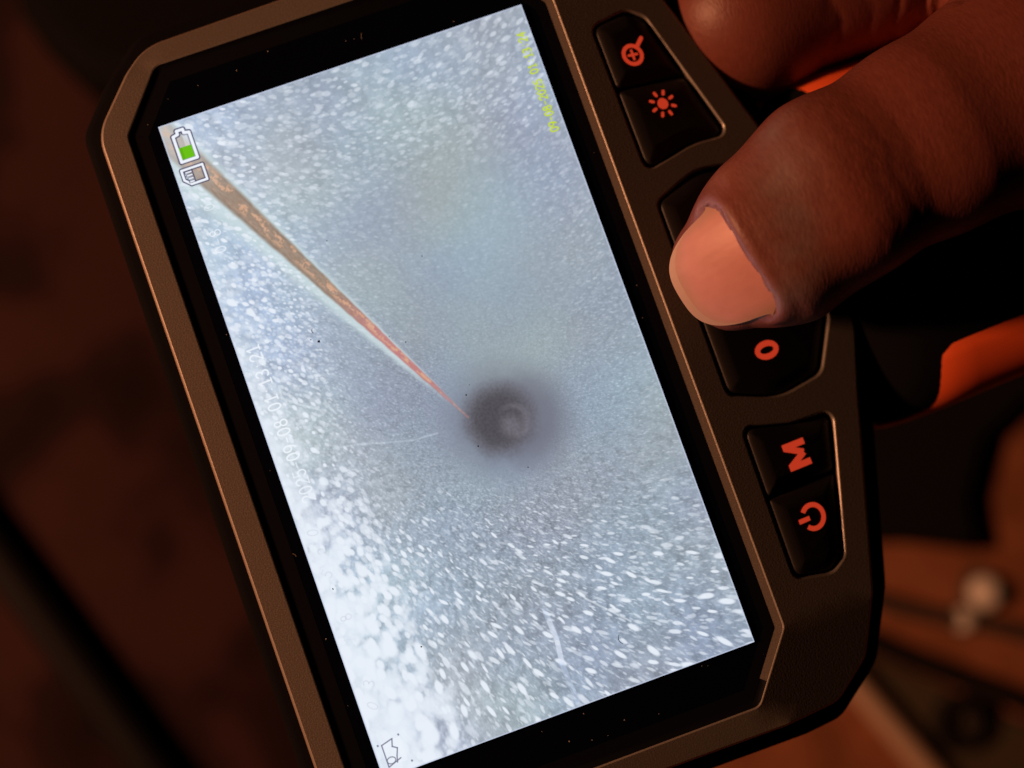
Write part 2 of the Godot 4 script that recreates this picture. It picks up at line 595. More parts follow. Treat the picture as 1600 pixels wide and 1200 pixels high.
	fill(PackedVector2Array([Vector2(41.8, 25.1), Vector2(41.8, 23.3), Vector2(43.5, 23.3), Vector2(43.5, 25.1)]), Color(0.42, 0.76, 0.10))
	fill(PackedVector2Array([Vector2(41.8, 25.1), Vector2(41.8, 24.7), Vector2(43.5, 24.7), Vector2(43.5, 25.1)]), Color(0.36, 0.66, 0.06), 0.6)
	fill(PackedVector2Array([Vector2(43.5, 24.1), Vector2(43.5, 23.3), Vector2(45.1, 23.3), Vector2(45.3, 24.1)]), white, 0.45)
	var card := [Vector2(38.2, 25.0), Vector2(38.2, 22.75), Vector2(40.4, 22.75), Vector2(40.4, 25.8), Vector2(39.0, 25.8), Vector2(38.2, 25.0)]
	lines(card, 0.66, ink, 0.8)
	lines(card, 0.34, white)
	for k in 4:
		var x := 38.55 + k * 0.46
		line(Vector2(x, 24.5), Vector2(x, 25.1 + 0.08 * k), 0.36, ink, 0.8)
		line(Vector2(x, 24.55), Vector2(x, 25.05 + 0.08 * k), 0.22, white)
	line(Vector2(38.4, 24.35), Vector2(40.2, 24.35), 0.14, ink, 0.7)
	var grey := Color(0.45, 0.46, 0.55)
	fill(PackedVector2Array([Vector2(-46.0, 25.6), Vector2(-42.7, 25.6), Vector2(-42.7, 22.9), Vector2(-46.0, 22.9)]), white, 0.6)
	lines([Vector2(-45.4, 23.7), Vector2(-46.05, 25.6), Vector2(-43.0, 25.6), Vector2(-42.6, 24.0), Vector2(-43.6, 24.3), Vector2(-44.0, 23.7), Vector2(-45.0, 24.1), Vector2(-45.8, 24.3)], 0.16, grey, 0.9)
	lines(arc(Vector2(-45.3, 25.0), Vector2(0.45, 0.6), 0, 360), 0.13, grey, 0.8)
	for p in [Vector2(-42.9, 26.1), Vector2(-46.3, 22.4), Vector2(-46.4, 25.9), Vector2(-42.4, 23.0)]:
		line(p, p + Vector2(0.05, 0.02), 0.24, grey, 0.9)
	# bezel reflection painted as a pale line round the picture
	var hx := SW / 2 - 0.08
	var hy := SH / 2 - 0.08
	lines([Vector2(-hx, hy), Vector2(hx, hy), Vector2(hx, -hy), Vector2(-hx, -hy), Vector2(-hx, hy)], 0.16, Color(0.78, 0.82, 0.92), 0.7)
	return ImageTexture.create_from_image(Image.create_from_data(TW, TH, false, Image.FORMAT_RGB8, pic))

# ------------------------------------------------------------------ the monitor

var glass_edge: PackedVector2Array

func pillow(p: Vector2) -> float:
	# the housing falls away from the glass on every side
	var z := 0.0
	var fall := 0.0
	if p.y < -31.5: fall = 0.33 * (-31.5 - p.y)
	if p.y > 31.4: fall = 0.02 * (p.y - 31.4)
	if absf(p.x) > 56.0: fall = maxf(fall, 0.5 * (absf(p.x) - 56.0))
	# the cut corners on the key side
	var d := Vector2(absf(p.x) - 46.8, p.y + 31.5).dot(Vector2(0.61, -0.79))
	if d > 0.0 and p.y < -24.0: fall = maxf(fall, 0.40 * d)
	z -= fall
	return z

func mirrored(half: Array) -> Array:
	# half runs from the top middle down the +X side; the other side is its mirror
	var out := half.duplicate()
	for k in range(half.size() - 1, -1, -1):
		var v = half[k]
		out.append(Vector3(-v.x, v.y, v.z) if v is Vector3 else Vector2(-v.x, v.y))
	return out

func part_of(ring_: PackedVector3Array, base: PackedVector2Array, low: bool) -> PackedVector3Array:
	# the run of an outline along the key side of the glass, or the rest of it
	var n := base.size()
	var start := 0
	for k in n:
		if (base[k].y < -26.5) == low and (base[(k + n - 1) % n].y < -26.5) != low: start = k
	var out := PackedVector3Array()
	if not low: out.append(ring_[(start + n - 1) % n])
	var at := start
	while (base[at].y < -26.5) == low:
		out.append(ring_[at])
		at = (at + 1) % n
	if not low: out.append(ring_[at])
	return out

func drop(pts: Array) -> Array:
	# outlines were measured at the height of the glass; the falling face is a little farther away
	var out := []
	for v in pts:
		var p := Vector2(v.x, v.y)
		var eye := Vector2(-11.8, 0.5)
		p = eye + (p - eye) * ((162.9 - pillow(p)) / 162.9)
		out.append(Vector3(p.x, p.y, v.z) if v is Vector3 else p)
	return out

func in_housing(p: Vector2, outer: PackedVector2Array, holes: Array) -> bool:
	if not Geometry2D.is_point_in_polygon(p, outer): return false
	for h in holes:
		if Geometry2D.is_point_in_polygon(p, h): return false
	return true

func monitor() -> void:
	var dev := thing("inspection_monitor", "black handheld inspection camera monitor with bright lit screen and orange key symbols", "monitor")
	dev.transform = Transform3D(DEV.scaled(Vector3.ONE * 0.001), Vector3(0, LIFT, 0))

	var outer := clockwise(dense(rounded(drop(mirrored([Vector3(49.0, 34.7, 6.0), Vector3(58.7, 25.0, 6.0), Vector3(58.7, -35.0, 4.0), Vector3(54.5, -40.6, 4.0), Vector3(46.5, -44.6, 6.0), Vector3(20.0, -52.6, 10.0), Vector3(11.0, -55.6, 8.0)])), 3.0, 6), 0.9))
	var opening := clockwise(dense(rounded(mirrored([Vector3(47.6, 31.4, 2.0), Vector3(55.9, 24.6, 2.0), Vector3(55.9, -24.6, 2.0), Vector3(47.0, -31.5, 2.0)]), 2.0, 6), 0.9))
	# three wells for the keys
	var well_right := clockwise(dense(rounded(drop([Vector3(18.6, -35.1, 1.6), Vector3(41.3, -34.8, 1.8), Vector3(42.2, -40.6, 3.0), Vector3(40.3, -43.1, 2.2), Vector3(20.0, -48.9, 1.7), Vector3(20.3, -43.0, 12.0)]), 1.6, 6), 0.55))
	var well_left := PackedVector2Array()
	for v in well_right: well_left.append(Vector2(-v.x, v.y))
	well_left = clockwise(well_left)
	var well_mid := clockwise(dense(rounded(drop([Vector3(14.6, -34.9, 1.8), Vector3(17.4, -42.0, 10.0), Vector3(16.2, -49.0, 3.0), Vector3(8.5, -53.2, 5.0), Vector3(-8.5, -53.2, 5.0), Vector3(-16.2, -49.0, 3.0), Vector3(-17.4, -42.0, 10.0), Vector3(-14.6, -34.9, 1.8)]), 2.0, 6), 0.55))
	var holes := [opening, well_right, well_left, well_mid]

	# housing: face with four openings, rounded edges, walls
	var st := begin()
	var pts := PackedVector2Array()
	pts.append_array(outer)
	for h in holes: pts.append_array(h)
	for gy in range(-29, 18):
		for gx in range(-29, 30):
			var g := Vector2(gx * 2.03 + 0.37 * (gy % 2), gy * 2.01)
			var ok := true
			for e in [Vector2(0.8, 0), Vector2(-0.8, 0), Vector2(0, 0.8), Vector2(0, -0.8)]:
				ok = ok and in_housing(g + e, outer, holes)
			if ok: pts.append(g)
	var ids := Geometry2D.triangulate_delaunay(pts)
	st.set_smooth_group(1)
	for k in range(0, ids.size(), 3):
		var a := pts[ids[k]]
		var b := pts[ids[k + 1]]
		var c := pts[ids[k + 2]]
		if in_housing((a + b + c) / 3.0, outer, holes):
			if (b - a).cross(c - a) > 0:
				var sw := b
				b = c
				c = sw
			for v in [a, b, c]:
				st.set_uv(v * 0.02)
				st.add_vertex(Vector3(v.x, v.y, pillow(v)))
	strips(st, [raise(inset(outer, -0.46), -2.6), raise(inset(outer, -0.44), -0.55)], [2])
	# the inner slope down to the glass
	strips(st, [part_of(raise(inset(opening, 0.22), -0.10), opening, true), part_of(raise(inset(opening, 1.25), -0.33), opening, true)], [3], false)
	for h in [well_right, well_left, well_mid]:
		strips(st, [raise(inset(h, 0.34), -0.42), raise(inset(h, 0.36), -2.2)], [4])
	var housing := put("housing", done(st), M.paint, dev)
	# highlights put into the bevels: a brighter, shinier material than the paint
	st = begin()
	strips(st, [raise(inset(outer, -0.44), -0.55), raise(inset(outer, -0.40), -0.36), raise(inset(outer, -0.16), -0.12), raise(outer, 0.0)], [1])
	strips(st, [raise(opening, 0.0), raise(inset(opening, 0.10), -0.03), raise(inset(opening, 0.22), -0.10)], [1])
	for h in [well_right, well_left, well_mid]:
		strips(st, [raise(h, 0.0), raise(inset(h, 0.12), -0.04), raise(inset(h, 0.25), -0.15), raise(inset(h, 0.34), -0.42)], [1])
	put("highlight_edge", done(st), M.edge, housing)

	# floors of the wells
	for h in [well_right, well_left, well_mid]:
		st = begin()
		lid(st, raise(inset(h, 0.30), -1.75), 1)
		put("key_well", done(st), M.well, dev)

	# glass, its gasket, and the inner slope's shade painted black on three sides
	st = begin()
	var gl := inset(opening, 1.15)
	lid(st, raise(gl, -0.50, false), 1)
	var glass := put("screen_glass", done(st), M.glass, dev)
	st = begin()
	strips(st, [part_of(raise(inset(opening, 0.22), -0.10), opening, false), part_of(raise(inset(opening, 0.75), -0.48), opening, false), part_of(raise(inset(opening, 1.25), -0.49), opening, false)], [3], false)  # slope away from the keys: its shade painted as gasket black
	strips(st, [raise(inset(opening, 1.2), -0.46, false), raise(inset(opening, 2.8), -0.47, false)], [1])
	put("gasket_and_shade", done(st), M.gasket_and_shade, glass)

	# the lit panel
	st = begin()
	var c4 := [Vector3(-SW / 2, SH / 2, 0), Vector3(SW / 2, SH / 2, 0), Vector3(SW / 2, -SH / 2, 0), Vector3(-SW / 2, -SH / 2, 0)]
	var u4 := [Vector2(0, 0), Vector2(1, 0), Vector2(1, 1), Vector2(0, 1)]
	for k in [0, 1, 2, 0, 2, 3]:
		st.set_normal(Vector3(0, 0, 1))
		st.set_uv(u4[k])
		st.add_vertex(c4[k])
	var sm := mat(Color.BLACK, 0.2, 0.4)
	sm.emission_enabled = true
	sm.emission = Color.BLACK
	sm.emission_texture = screen_picture()
	sm.emission_energy_multiplier = 0.98
	put("lit_screen", st.commit(), sm, dev)
	# the light of the screen on what is round it
	var glow := AreaLight3D.new()
	glow.name = "screen_light"
	glow.transform = Transform3D(DEV * Basis(Vector3(1, 0, 0), Vector3(0, -1, 0), Vector3(0, 0, -1)), Vector3(0, LIFT + 0.0004, 0))
	glow.area_size = Vector2(SW, SH) * 0.001
	glow.light_color = lin(0.72, 0.85, 1.0)
	glow.light_energy = 0.0016
	glow.area_range = 3.0
	glow.area_attenuation = 2.0
	glow.shadow_enabled = true
	add_child(glow)
	# thin side of the panel under the picture
	st = begin()
	var rect := PackedVector2Array([Vector2(-SW / 2, -SH / 2), Vector2(SW / 2, -SH / 2), Vector2(SW / 2, SH / 2), Vector2(-SW / 2, SH / 2)])
	strips(st, [raise(inset(rect, -0.12), -0.50, false), raise(inset(rect, -0.03), -0.05, false)], [1])
	put("screen_rim", done(st), M.gasket_and_shade, dev)

	# rubber bumper round the housing, and the back
	var rim := clockwise(dense(rounded(drop(mirrored([Vector3(50.6, 38.0, 4.0), Vector3(62.3, 26.4, 4.0), Vector3(62.3, -35.5, 5.0), Vector3(56.8, -43.0, 5.0), Vector3(47.5, -47.9, 6.0), Vector3(26.0, -54.4, 16.0), Vector3(10.0, -57.6, 16.0)])), 3.0, 6), 1.2))
	st = begin()
	var rings := []
	for q in [[3.0, -27.0], [1.0, -26.0], [0.0, -23.5], [0.0, -5.0], [0.25, -3.4], [0.8, -2.5], [1.6, -2.15], [5.5, -2.3]]:
		rings.append(raise(shrink(rim, q[0]), q[1], q[1] > -6.0))
	strips(st, rings, [1])
	lid(st, rings[0], 2)
	lid(st, rings[-1], 2)
	put("rubber_bumper", done(st), M.rubber, dev)

	# keys
	var split := func(well: PackedVector2Array, a: float, b: float) -> PackedVector2Array:
		var clip := PackedVector2Array([Vector2(a, -60), Vector2(b, -60), Vector2(b, -20), Vector2(a, -20)])
		var got := Geometry2D.intersect_polygons(inset(well, 0.55), clip)
		return clockwise(got[0])
	var prof := [[0.0, -1.9], [0.02, -0.5], [0.16, -0.15], [0.42, 0.06], [0.9, 0.26], [1.7, 0.52], [2.2, 0.58]]
	var zoom_key := put("key", key_mesh(soft(split.call(well_right, 31.75, 60.0)), prof), M.key, dev)
	var light_key := put("key", key_mesh(soft(split.call(well_right, 0.0, 31.5)), prof), M.key, dev)
	var menu_key := put("key", key_mesh(soft(split.call(well_left, -29.75, 0.0)), prof), M.key, dev)
	var power_key := put("key", key_mesh(soft(split.call(well_left, -60.0, -30.0)), prof), M.key, dev)
	var pad := put("key_pad", key_mesh(soft(inset(well_mid, 0.55)), prof), M.key, dev)
	zoom_key.set_meta("label", "key with orange magnifying glass symbol")
	light_key.set_meta("label", "key with orange sun symbol")
	menu_key.set_meta("label", "key with orange letter M")
	power_key.set_meta("label", "key with orange power symbol")
	pad.set_meta("label", "middle key with orange 0 under the thumb")

	# printed symbols, in the keys' own plane
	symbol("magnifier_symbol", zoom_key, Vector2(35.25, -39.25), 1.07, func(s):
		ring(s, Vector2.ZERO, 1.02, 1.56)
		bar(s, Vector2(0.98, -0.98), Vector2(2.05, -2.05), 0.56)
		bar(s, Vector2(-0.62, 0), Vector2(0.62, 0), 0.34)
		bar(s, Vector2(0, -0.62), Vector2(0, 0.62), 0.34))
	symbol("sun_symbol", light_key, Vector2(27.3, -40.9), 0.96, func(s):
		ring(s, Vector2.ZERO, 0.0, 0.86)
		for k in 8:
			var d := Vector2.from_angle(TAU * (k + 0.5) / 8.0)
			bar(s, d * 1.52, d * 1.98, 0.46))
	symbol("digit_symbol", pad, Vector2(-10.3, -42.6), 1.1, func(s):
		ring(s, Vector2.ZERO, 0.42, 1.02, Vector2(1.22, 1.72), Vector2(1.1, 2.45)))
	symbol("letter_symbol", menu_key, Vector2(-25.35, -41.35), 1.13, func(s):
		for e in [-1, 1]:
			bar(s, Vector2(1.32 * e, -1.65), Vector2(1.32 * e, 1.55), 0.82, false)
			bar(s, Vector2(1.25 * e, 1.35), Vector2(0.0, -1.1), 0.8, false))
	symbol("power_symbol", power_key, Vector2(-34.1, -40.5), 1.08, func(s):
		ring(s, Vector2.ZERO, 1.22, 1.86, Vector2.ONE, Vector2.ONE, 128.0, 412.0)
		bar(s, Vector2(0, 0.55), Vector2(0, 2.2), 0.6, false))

	# handle: one rounded grip with an orange strip along either side
	put("handle", handle_mesh(0.0, TAU, 0.0, -50.0, -182.0, 60), M.rubber, dev)
	for e in [0, 1]:
		var strip := put("orange_strip", handle_mesh(0.1 if e == 0 else PI - 1.02, 1.22 if e == 0 else PI + 0.08, 0.7, -53.5 if e == 0 else -55.8, -176.0, 18), M.trim, dev)
		if e == 0: strip.set_meta("label", "orange strip glimpsed between the thumb and finger")
		else: strip.set_meta("label", "orange strip on the near side of the handle")

	# specks of dust and lint lying on the glass
	var rng := RandomNumberGenerator.new()
	rng.seed = 91
	st = begin()
	var n := 0
	while n < 230:
		var p := Vector2(rng.randf_range(-53, 53), rng.randf_range(-29.5, 29))
		var on_screen := absf(p.x) < SW / 2 + 0.3 and absf(p.y) < SH / 2 + 0.3
		if on_screen: 
			n += 1
			continue
		n += 1
		if on_screen: continue
		var r := rng.randf_range(0.04, 0.11)
		var ring_ := []
		for k in 7:
			var a := TAU * k / 7
			ring_.append(Vector3(p.x + cos(a) * r * rng.randf_range(0.5, 1.3), p.y + sin(a) * r * rng.randf_range(0.5, 1.3), -0.5))
		for k in 7:
			for v in [Vector3(p.x, p.y, -0.5 + r), ring_[(k + 1) % 7], ring_[k]]:
				st.add_vertex(v)
	for h in [[-15.2, 28.2, 0.5, 0.3], [50.1, -4.0, 0.7, -0.2]]:
		for k in 4:
			var a := Vector3(h[0] + h[2] * k * 0.3, h[1] + h[3] * k * k * 0.08, -0.47)
			var b := Vector3(h[0] + h[2] * (k + 1) * 0.3, h[1] + h[3] * (k + 1) * (k + 1) * 0.08, -0.47)
			for v in [a, a + Vector3(0, 0.05, 0), b, b, a + Vector3(0, 0.05, 0), b + Vector3(0, 0.05, 0)]:
				st.add_vertex(v)
	tag(put("dust", done(st), M.dust, glass), "", "", "", "stuff")
	# dark crumbs and hairs on the lit panel
	st = begin()
	for q in [[11.6, 15.6, 0.22], [18.1, -1.7, 0.09], [-2.2, -1.0, 0.13], [-9.4, -0.2, 0.13], [-32.4, 16.2, 0.12], [12.2, 16.6, 0.09], [-14.4, -5.7, 0.1], [7.5, 4.4, 0.1], [9.0, 6.3, 0.09], [-1.0, -1.9, 0.08], [24.5, 10.0, 0.08], [-21.0, 24.9, 0.12]]:
		var ring_ := []
		for k in 7:
			ring_.append(Vector3(q[0] + cos(TAU * k / 7) * q[2] * rng.randf_range(0.6, 1.4), q[1] + sin(TAU * k / 7) * q[2] * rng.randf_range(0.6, 1.3), 0.01))
		for k in 7:
			for v in [Vector3(q[0], q[1], 0.01 + q[2] * 0.6), ring_[(k + 1) % 7], ring_[k]]:
				st.add_vertex(v)
	for h in [[-40.1, -9.7, -0.9, 0.9], [12.9, 15.9, 0.5, 0.5]]:
		for k in 5:
			var a := Vector3(h[0] + h[2] * k * 0.3, h[1] + h[3] * sin(k * 0.7) * 0.3, 0.03)
			var b := Vector3(h[0] + h[2] * (k + 1) * 0.3, h[1] + h[3] * sin((k + 1) * 0.7) * 0.3, 0.03)
			for v in [a, a + Vector3(0, 0.09, 0), b, b, a + Vector3(0, 0.09, 0), b + Vector3(0, 0.09, 0)]:
				st.add_vertex(v)
	tag(put("crumbs", done(st), M.well, dev), "", "", "", "stuff")

func soft(p: PackedVector2Array) -> PackedVector2Array:
	# rounds whatever corners a clipped outline has and spreads its points evenly
	var q := dense(p, 0.5)
	for pass_ in 3:
		var r := PackedVector2Array()
		for i in q.size():
			r.append(q[i] * 0.5 + (q[(i + 1) % q.size()] + q[(i + q.size() - 1) % q.size()]) * 0.25)
		q = r
	return clockwise(q)

func symbol(called: String, key: Node, at: Vector2, k: float, draw: Callable) -> void:
	var st := begin()
	var acc := {"st": st, "at": drop([at])[0], "n": 0, "k": k}
	draw.call(acc)
	put(called, done(st), M.print, key)

func sym_tri(s: Dictionary, ring: Array) -> void:
	# a flat printed patch 0.05 mm thick standing on the key's top
	s.n += 1
	var top := PackedVector3Array()
	var low := PackedVector3Array()
	for v in ring:
		var p: Vector2 = s.at + v * s.k
		var z: float = pillow(p) - key_fall(p.y) + 0.60 + 0.004 * s.n
		top.append(Vector3(p.x, p.y, z + 0.05))
		low.append(Vector3(p.x, p.y, z))
	lid(s.st, top, 1)
	strips(s.st, [low, top], [2])

func bar(s: Dictionary, a: Vector2, b: Vector2, w: float, round_ := true) -> void:
	var d := (b - a).normalized()
	var n := Vector2(-d.y, d.x) * w / 2
	var out := []
	if round_:
		for k in 9: out.append(b + n.rotated(-PI * k / 8.0))
		for k in 9: out.append(a - n.rotated(-PI * k / 8.0))
	else:
		out = [a - n, b - n, b + n, a + n]
	sym_tri(s, out)

func ring(s: Dictionary, c: Vector2, r0: float, r1: float, e1 := Vector2.ONE, e0 := Vector2.ONE, a0 := 0.0, a1 := 360.0) -> void:
	var n := 40
	if r0 <= 0.0:
		var disc := []
		for k in n: disc.append(c + Vector2.from_angle(TAU * k / n) * r1)
		sym_tri(s, disc)
		return
	s.n += 1
	var top_i := PackedVector3Array()
	var top_o := PackedVector3Array()
	var low_o := PackedVector3Array()
	var low_i := PackedVector3Array()
	for k in n + 1:
		var d := Vector2.from_angle(deg_to_rad(lerpf(a0, a1, float(k) / n)))
		var p: Vector2 = s.at + (c + d * r1 * e1) * s.k
		var q: Vector2 = s.at + (c + d * r0 * e0) * s.k
		var zp: float = pillow(p) - key_fall(p.y) + 0.60 + 0.004 * s.n
		var zq: float = pillow(q) - key_fall(q.y) + 0.60 + 0.004 * s.n
		top_o.append(Vector3(p.x, p.y, zp + 0.05))
		low_o.append(Vector3(p.x, p.y, zp))
		top_i.append(Vector3(q.x, q.y, zq + 0.05))
		low_i.append(Vector3(q.x, q.y, zq))
	strips(s.st, [low_o, top_o, top_i, low_i], [2, 1, 2], false)

func handle_mesh(a0: float, a1: float, proud: float, y0: float, y1: float, n: int) -> ArrayMesh:
	# a superellipse section swept down the grip; angles run from +X over the front
	var st := begin()
	var rings := []
	var whole := a1 - a0 > 6.0
	var rows := 40
	for r in rows + 1:
		var f := float(r) / rows
		var y := lerpf(y0, y1, f)
		var hw := 27.6 - 1.6 * sin(clampf((y + 60.0) / -90.0, 0, 1) * PI) 
		var hz := 12.0 + 2.0 * f
		if whole: hw *= lerpf(0.78, 1.0, smoothstep(0.0, 0.09, f))
		if whole and r >= rows - 2:
			hw *= [0.96, 0.85, 0.6][r - rows + 2]
			hz *= [0.96, 0.85, 0.6][r - rows + 2]
		var zc := -18.5 - 2.0 * f - 7.0 * (1.0 - smoothstep(0.0, 0.13, f))
		var ring_ := PackedVector3Array()
		var taper := smoothstep(0.0, 0.065, f) * smoothstep(1.0, 0.93, f)
		var m := (a0 + a1) / 2.0
		for k in (n if whole else n + 1):
			var a := a0 + (a1 - a0) * k / n
			var out := 0.0
			if not whole:
				a = lerpf(m, a, 0.25 + 0.75 * sqrt(taper))
				var e := absf(2.0 * k / n - 1.0)
				out = (proud if e < 0.99 else -0.6) * taper * (1.0 - 0.5 * pow(e, 6.0)) - 0.3 * (1.0 - taper)
			var c := cos(a)
			var s := sin(a)
			ring_.append(Vector3(signf(c) * pow(absf(c), 0.62) * (hw + out), y, zc + signf(s) * pow(absf(s), 0.62) * (hz + out)))
		rings.append(ring_)
	strips(st, rings, [1], whole)
	if whole:
		var last: PackedVector3Array = rings[-1]
		st.set_smooth_group(1)
		for k in last.size():
			for v in [Vector3(0, y1, last[0].z), last[k], last[(k + 1) % last.size()]]:
				st.add_vertex(v)
	return done(st)

# ------------------------------------------------------------------ the hand

var ba := PackedVector3Array()
var bd := PackedVector3Array()
var bl := PackedFloat32Array()
var ra := PackedFloat32Array()
var rb := PackedFloat32Array()
var bk := PackedFloat32Array()

const NAIL_AT := Vector3(1.8, -40.6, 14.0)
const NAIL_U := Vector3(0.9798, 0.2, 0.0)
const NAIL_T := Vector3(-0.146, 0.7155, -0.6832)
const NAIL_N := Vector3(-0.1367, 0.6694, 0.7302)

func bone(a: Vector3, b: Vector3, r0: float, r1: float, k: float) -> void:
	ba.append(a)
	bd.append(b - a)
	bl.append(maxf((b - a).length_squared(), 0.0001))
	ra.append(r0)
	rb.append(r1)
	bk.append(k)

func chain(pts: Array, radii: Array, k: float) -> void:
	for i in pts.size() - 1:
		bone(pts[i], pts[i + 1], radii[i], radii[i + 1], k)

func skeleton() -> void:
	# thumb: two strands side by side give its width
	for e in [-1.0, 1.0]:
		var u: Vector3 = NAIL_U * e
		chain([Vector3(1.4, -39.3, 4.2) + u * 2.6, Vector3(3.1, -46.5, 7.2) + u * 2.9, Vector3(6.6, -56.0, 9.0) + u * 2.9, Vector3(9.1, -71.0, 8.2) + u * 2.4, Vector3(11.6, -88.0, 5.0) + u * 2.5], [5.5, 8.4, 9.4, 10.4, 12.2], 3.5)
	chain([Vector3(11.6, -88, 5), Vector3(30, -128, -8), Vector3(52, -158, -14)], [13.5, 18.0, 20.0], 8.0)
	# palm beside the handle
	chain([Vector3(44, -102, -15), Vector3(60, -158, -18)], [12.0, 17.0], 9.0)
	chain([Vector3(46, -122, -24), Vector3(62, -165, -22)], [12.0, 16.0], 9.0)
	chain([Vector3(46, -141, -30), Vector3(64, -172, -24)], [11.5, 15.0], 9.0)
	chain([Vector3(44, -158, -33), Vector3(64, -180, -26)], [11.0, 15.0], 9.0)
	# web between thumb and finger
	chain([Vector3(20, -98, 0), Vector3(42, -108, -8)], [10.0, 11.0], 9.0)
	# index finger: along the side, then behind the handle
	chain([Vector3(41, -104, -12), Vector3(39.2, -61, -12.5)], [13.0, 11.9], 6.0)
	chain([Vector3(39.2, -61, -12.5), Vector3(38.0, -60.5, -22), Vector3(24, -62, -46), Vector3(2, -62, -49)], [11.9, 10.6, 9.2, 7.6], 4.0)
	chain([Vector3(46, -124, -24), Vector3(41, -87, -34), Vector3(24, -84, -49), Vector3(0, -84, -50)], [11.5, 10.0, 9.0, 7.6], 3.0)
	chain([Vector3(46, -143, -30), Vector3(41, -106, -38), Vector3(24, -104, -50), Vector3(1, -104, -51)], [11.0, 9.6, 8.8, 7.4], 3.0)
	chain([Vector3(44, -160, -33), Vector3(39, -126, -40), Vector3(24, -124, -50), Vector3(6, -124, -51)], [10.0, 8.4, 7.6, 6.6], 3.0)
	# wrist and forearm
	chain([Vector3(62, -170, -20), Vector3(84, -206, -20), Vector3(128, -276, -24)], [20.0, 22.0, 31.0], 10.0)
	chain([Vector3(70, -172, -24), Vector3(94, -204, -22), Vector3(140, -268, -24)], [18.0, 20.0, 28.0], 10.0)

var wr := FastNoiseLite.new()

func creases(p: Vector3) -> float:
	# skin folds across the back of the thumb's joints, and where the finger bends
	var d := 0.0
	if p.y > -100.0 and p.y < -44.0 and p.x < 26.0 and p.z > 3.0:
		var fade := smoothstep(13.5, 18.5, p.z)
		var w := wr.get_noise_3d(p.x * 0.9, p.y * 0.45, p.z) * 1.5
		var along := p.y * 0.985 - p.x * 0.16 + w
		for q in [[-49.0, 0.08, 0.7], [-52.5, 0.12, 0.6], [-55.6, 0.16, 0.6], [-58.0, 0.13, 0.55], [-60.6, 0.18, 0.6], [-63.4, 0.12, 0.6], [-66.0, 0.09, 0.6], [-70.0, 0.08, 0.8], [-76.0, 0.08, 1.0], [-85.0, 0.12, 1.2]]:
			var e: float = (along - q[0]) / q[2]
			d += 0.3 * fade * q[1] * exp(-e * e)
	if p.x > 24.0 and p.y > -100.0 and p.y < -60.0:
		var w2 := wr.get_noise_3d(p.x * 0.4, p.y * 0.6, p.z * 0.5) * 3.0
		for q in [[-69.0, 0.15, 0.9], [-74.0, 0.12, 1.0], [-80.0, 0.35, 0.8], [-84.5, 0.9, 1.3], [-87.2, 0.5, 0.9]]:
			var e: float = (p.y + w2 - q[0]) / q[2]
			d += q[1] * exp(-e * e)
	return d

func skin_field(p: Vector3, near: PackedInt32Array) -> float:
	var d := 1e6
	for i in near:
		var q := p - ba[i]
		var t := clampf(q.dot(bd[i]) / bl[i], 0.0, 1.0)
		var e := (q - bd[i] * t).length() - lerpf(ra[i], rb[i], t)
		var k := bk[i]
		var h := maxf(k - absf(d - e), 0.0) / k
		d = minf(d, e) - h * h * k * 0.25
	if d > -1.5 and d < 3.0:
		d += creases(p)
		# the bed of the nail
		var n := p - NAIL_AT
		if n.length_squared() < 260.0:
			var x := n.dot(NAIL_U)
			var y := n.dot(NAIL_T)
			var z := n.dot(NAIL_N) + x * x * 0.028 + y * y * 0.006
			# fold of skin round the nail's root
			var cr := Vector2(absf(x) - 8.3 + 2.4, -y - 0.15 + 0.008 * x * x + 2.4)
			var edge := Vector2(maxf(cr.x, 0.0), maxf(cr.y, 0.0)).length() + minf(maxf(cr.x, cr.y), 0.0) - 2.4
			d -= 0.55 * exp(-pow((edge - 1.2) / 1.3, 2.0)) * smoothstep(-2.0, 0.0, z)
			var cut := maxf(edge, -(z + 0.1))
			cut = maxf(cut, z - 9.0)
			var c := -cut
			var kk := 0.5
			var hh := maxf(kk - absf(d - c), 0.0) / kk
			d = maxf(d, c) + hh * hh * kk * 0.25
	return d

func tone(p: Vector3) -> Color:
	# linear skin colour: greyer and paler behind the nail, a few pale marks further back
	var c := Color(0.190, 0.057, 0.040)
	var n := wr.get_noise_3d(p.x * 1.4, p.y * 1.4, p.z * 1.4)
	var grey_band := exp(-pow((p.y + 46.5 + 0.2 * (p.x - 4.0)) / 4.2, 2.0)) * smoothstep(10.0, 15.0, p.z) * (0.75 + 0.5 * n)
	c = c.lerp(Color(0.205, 0.122, 0.112), clampf(grey_band, 0, 1))
	var paler_patch := exp(-pow((p - Vector3(11.5, -43.0, 11.0)).length() / 3.0, 2.0))  # one round patch of lighter skin beside the nail
	c = c.lerp(Color(0.32, 0.13, 0.08), clampf(paler_patch, 0, 1) * 0.7)
	for q in [Vector3(20.0, -76.5, 12.5), Vector3(15.6, -72.6, 16.5), Vector3(21.0, -79.0, 11.5)]:
		c = c.lerp(Color(0.34, 0.16, 0.12), 0.75 * exp(-(p - q).length_squared() / 0.9))
	return c

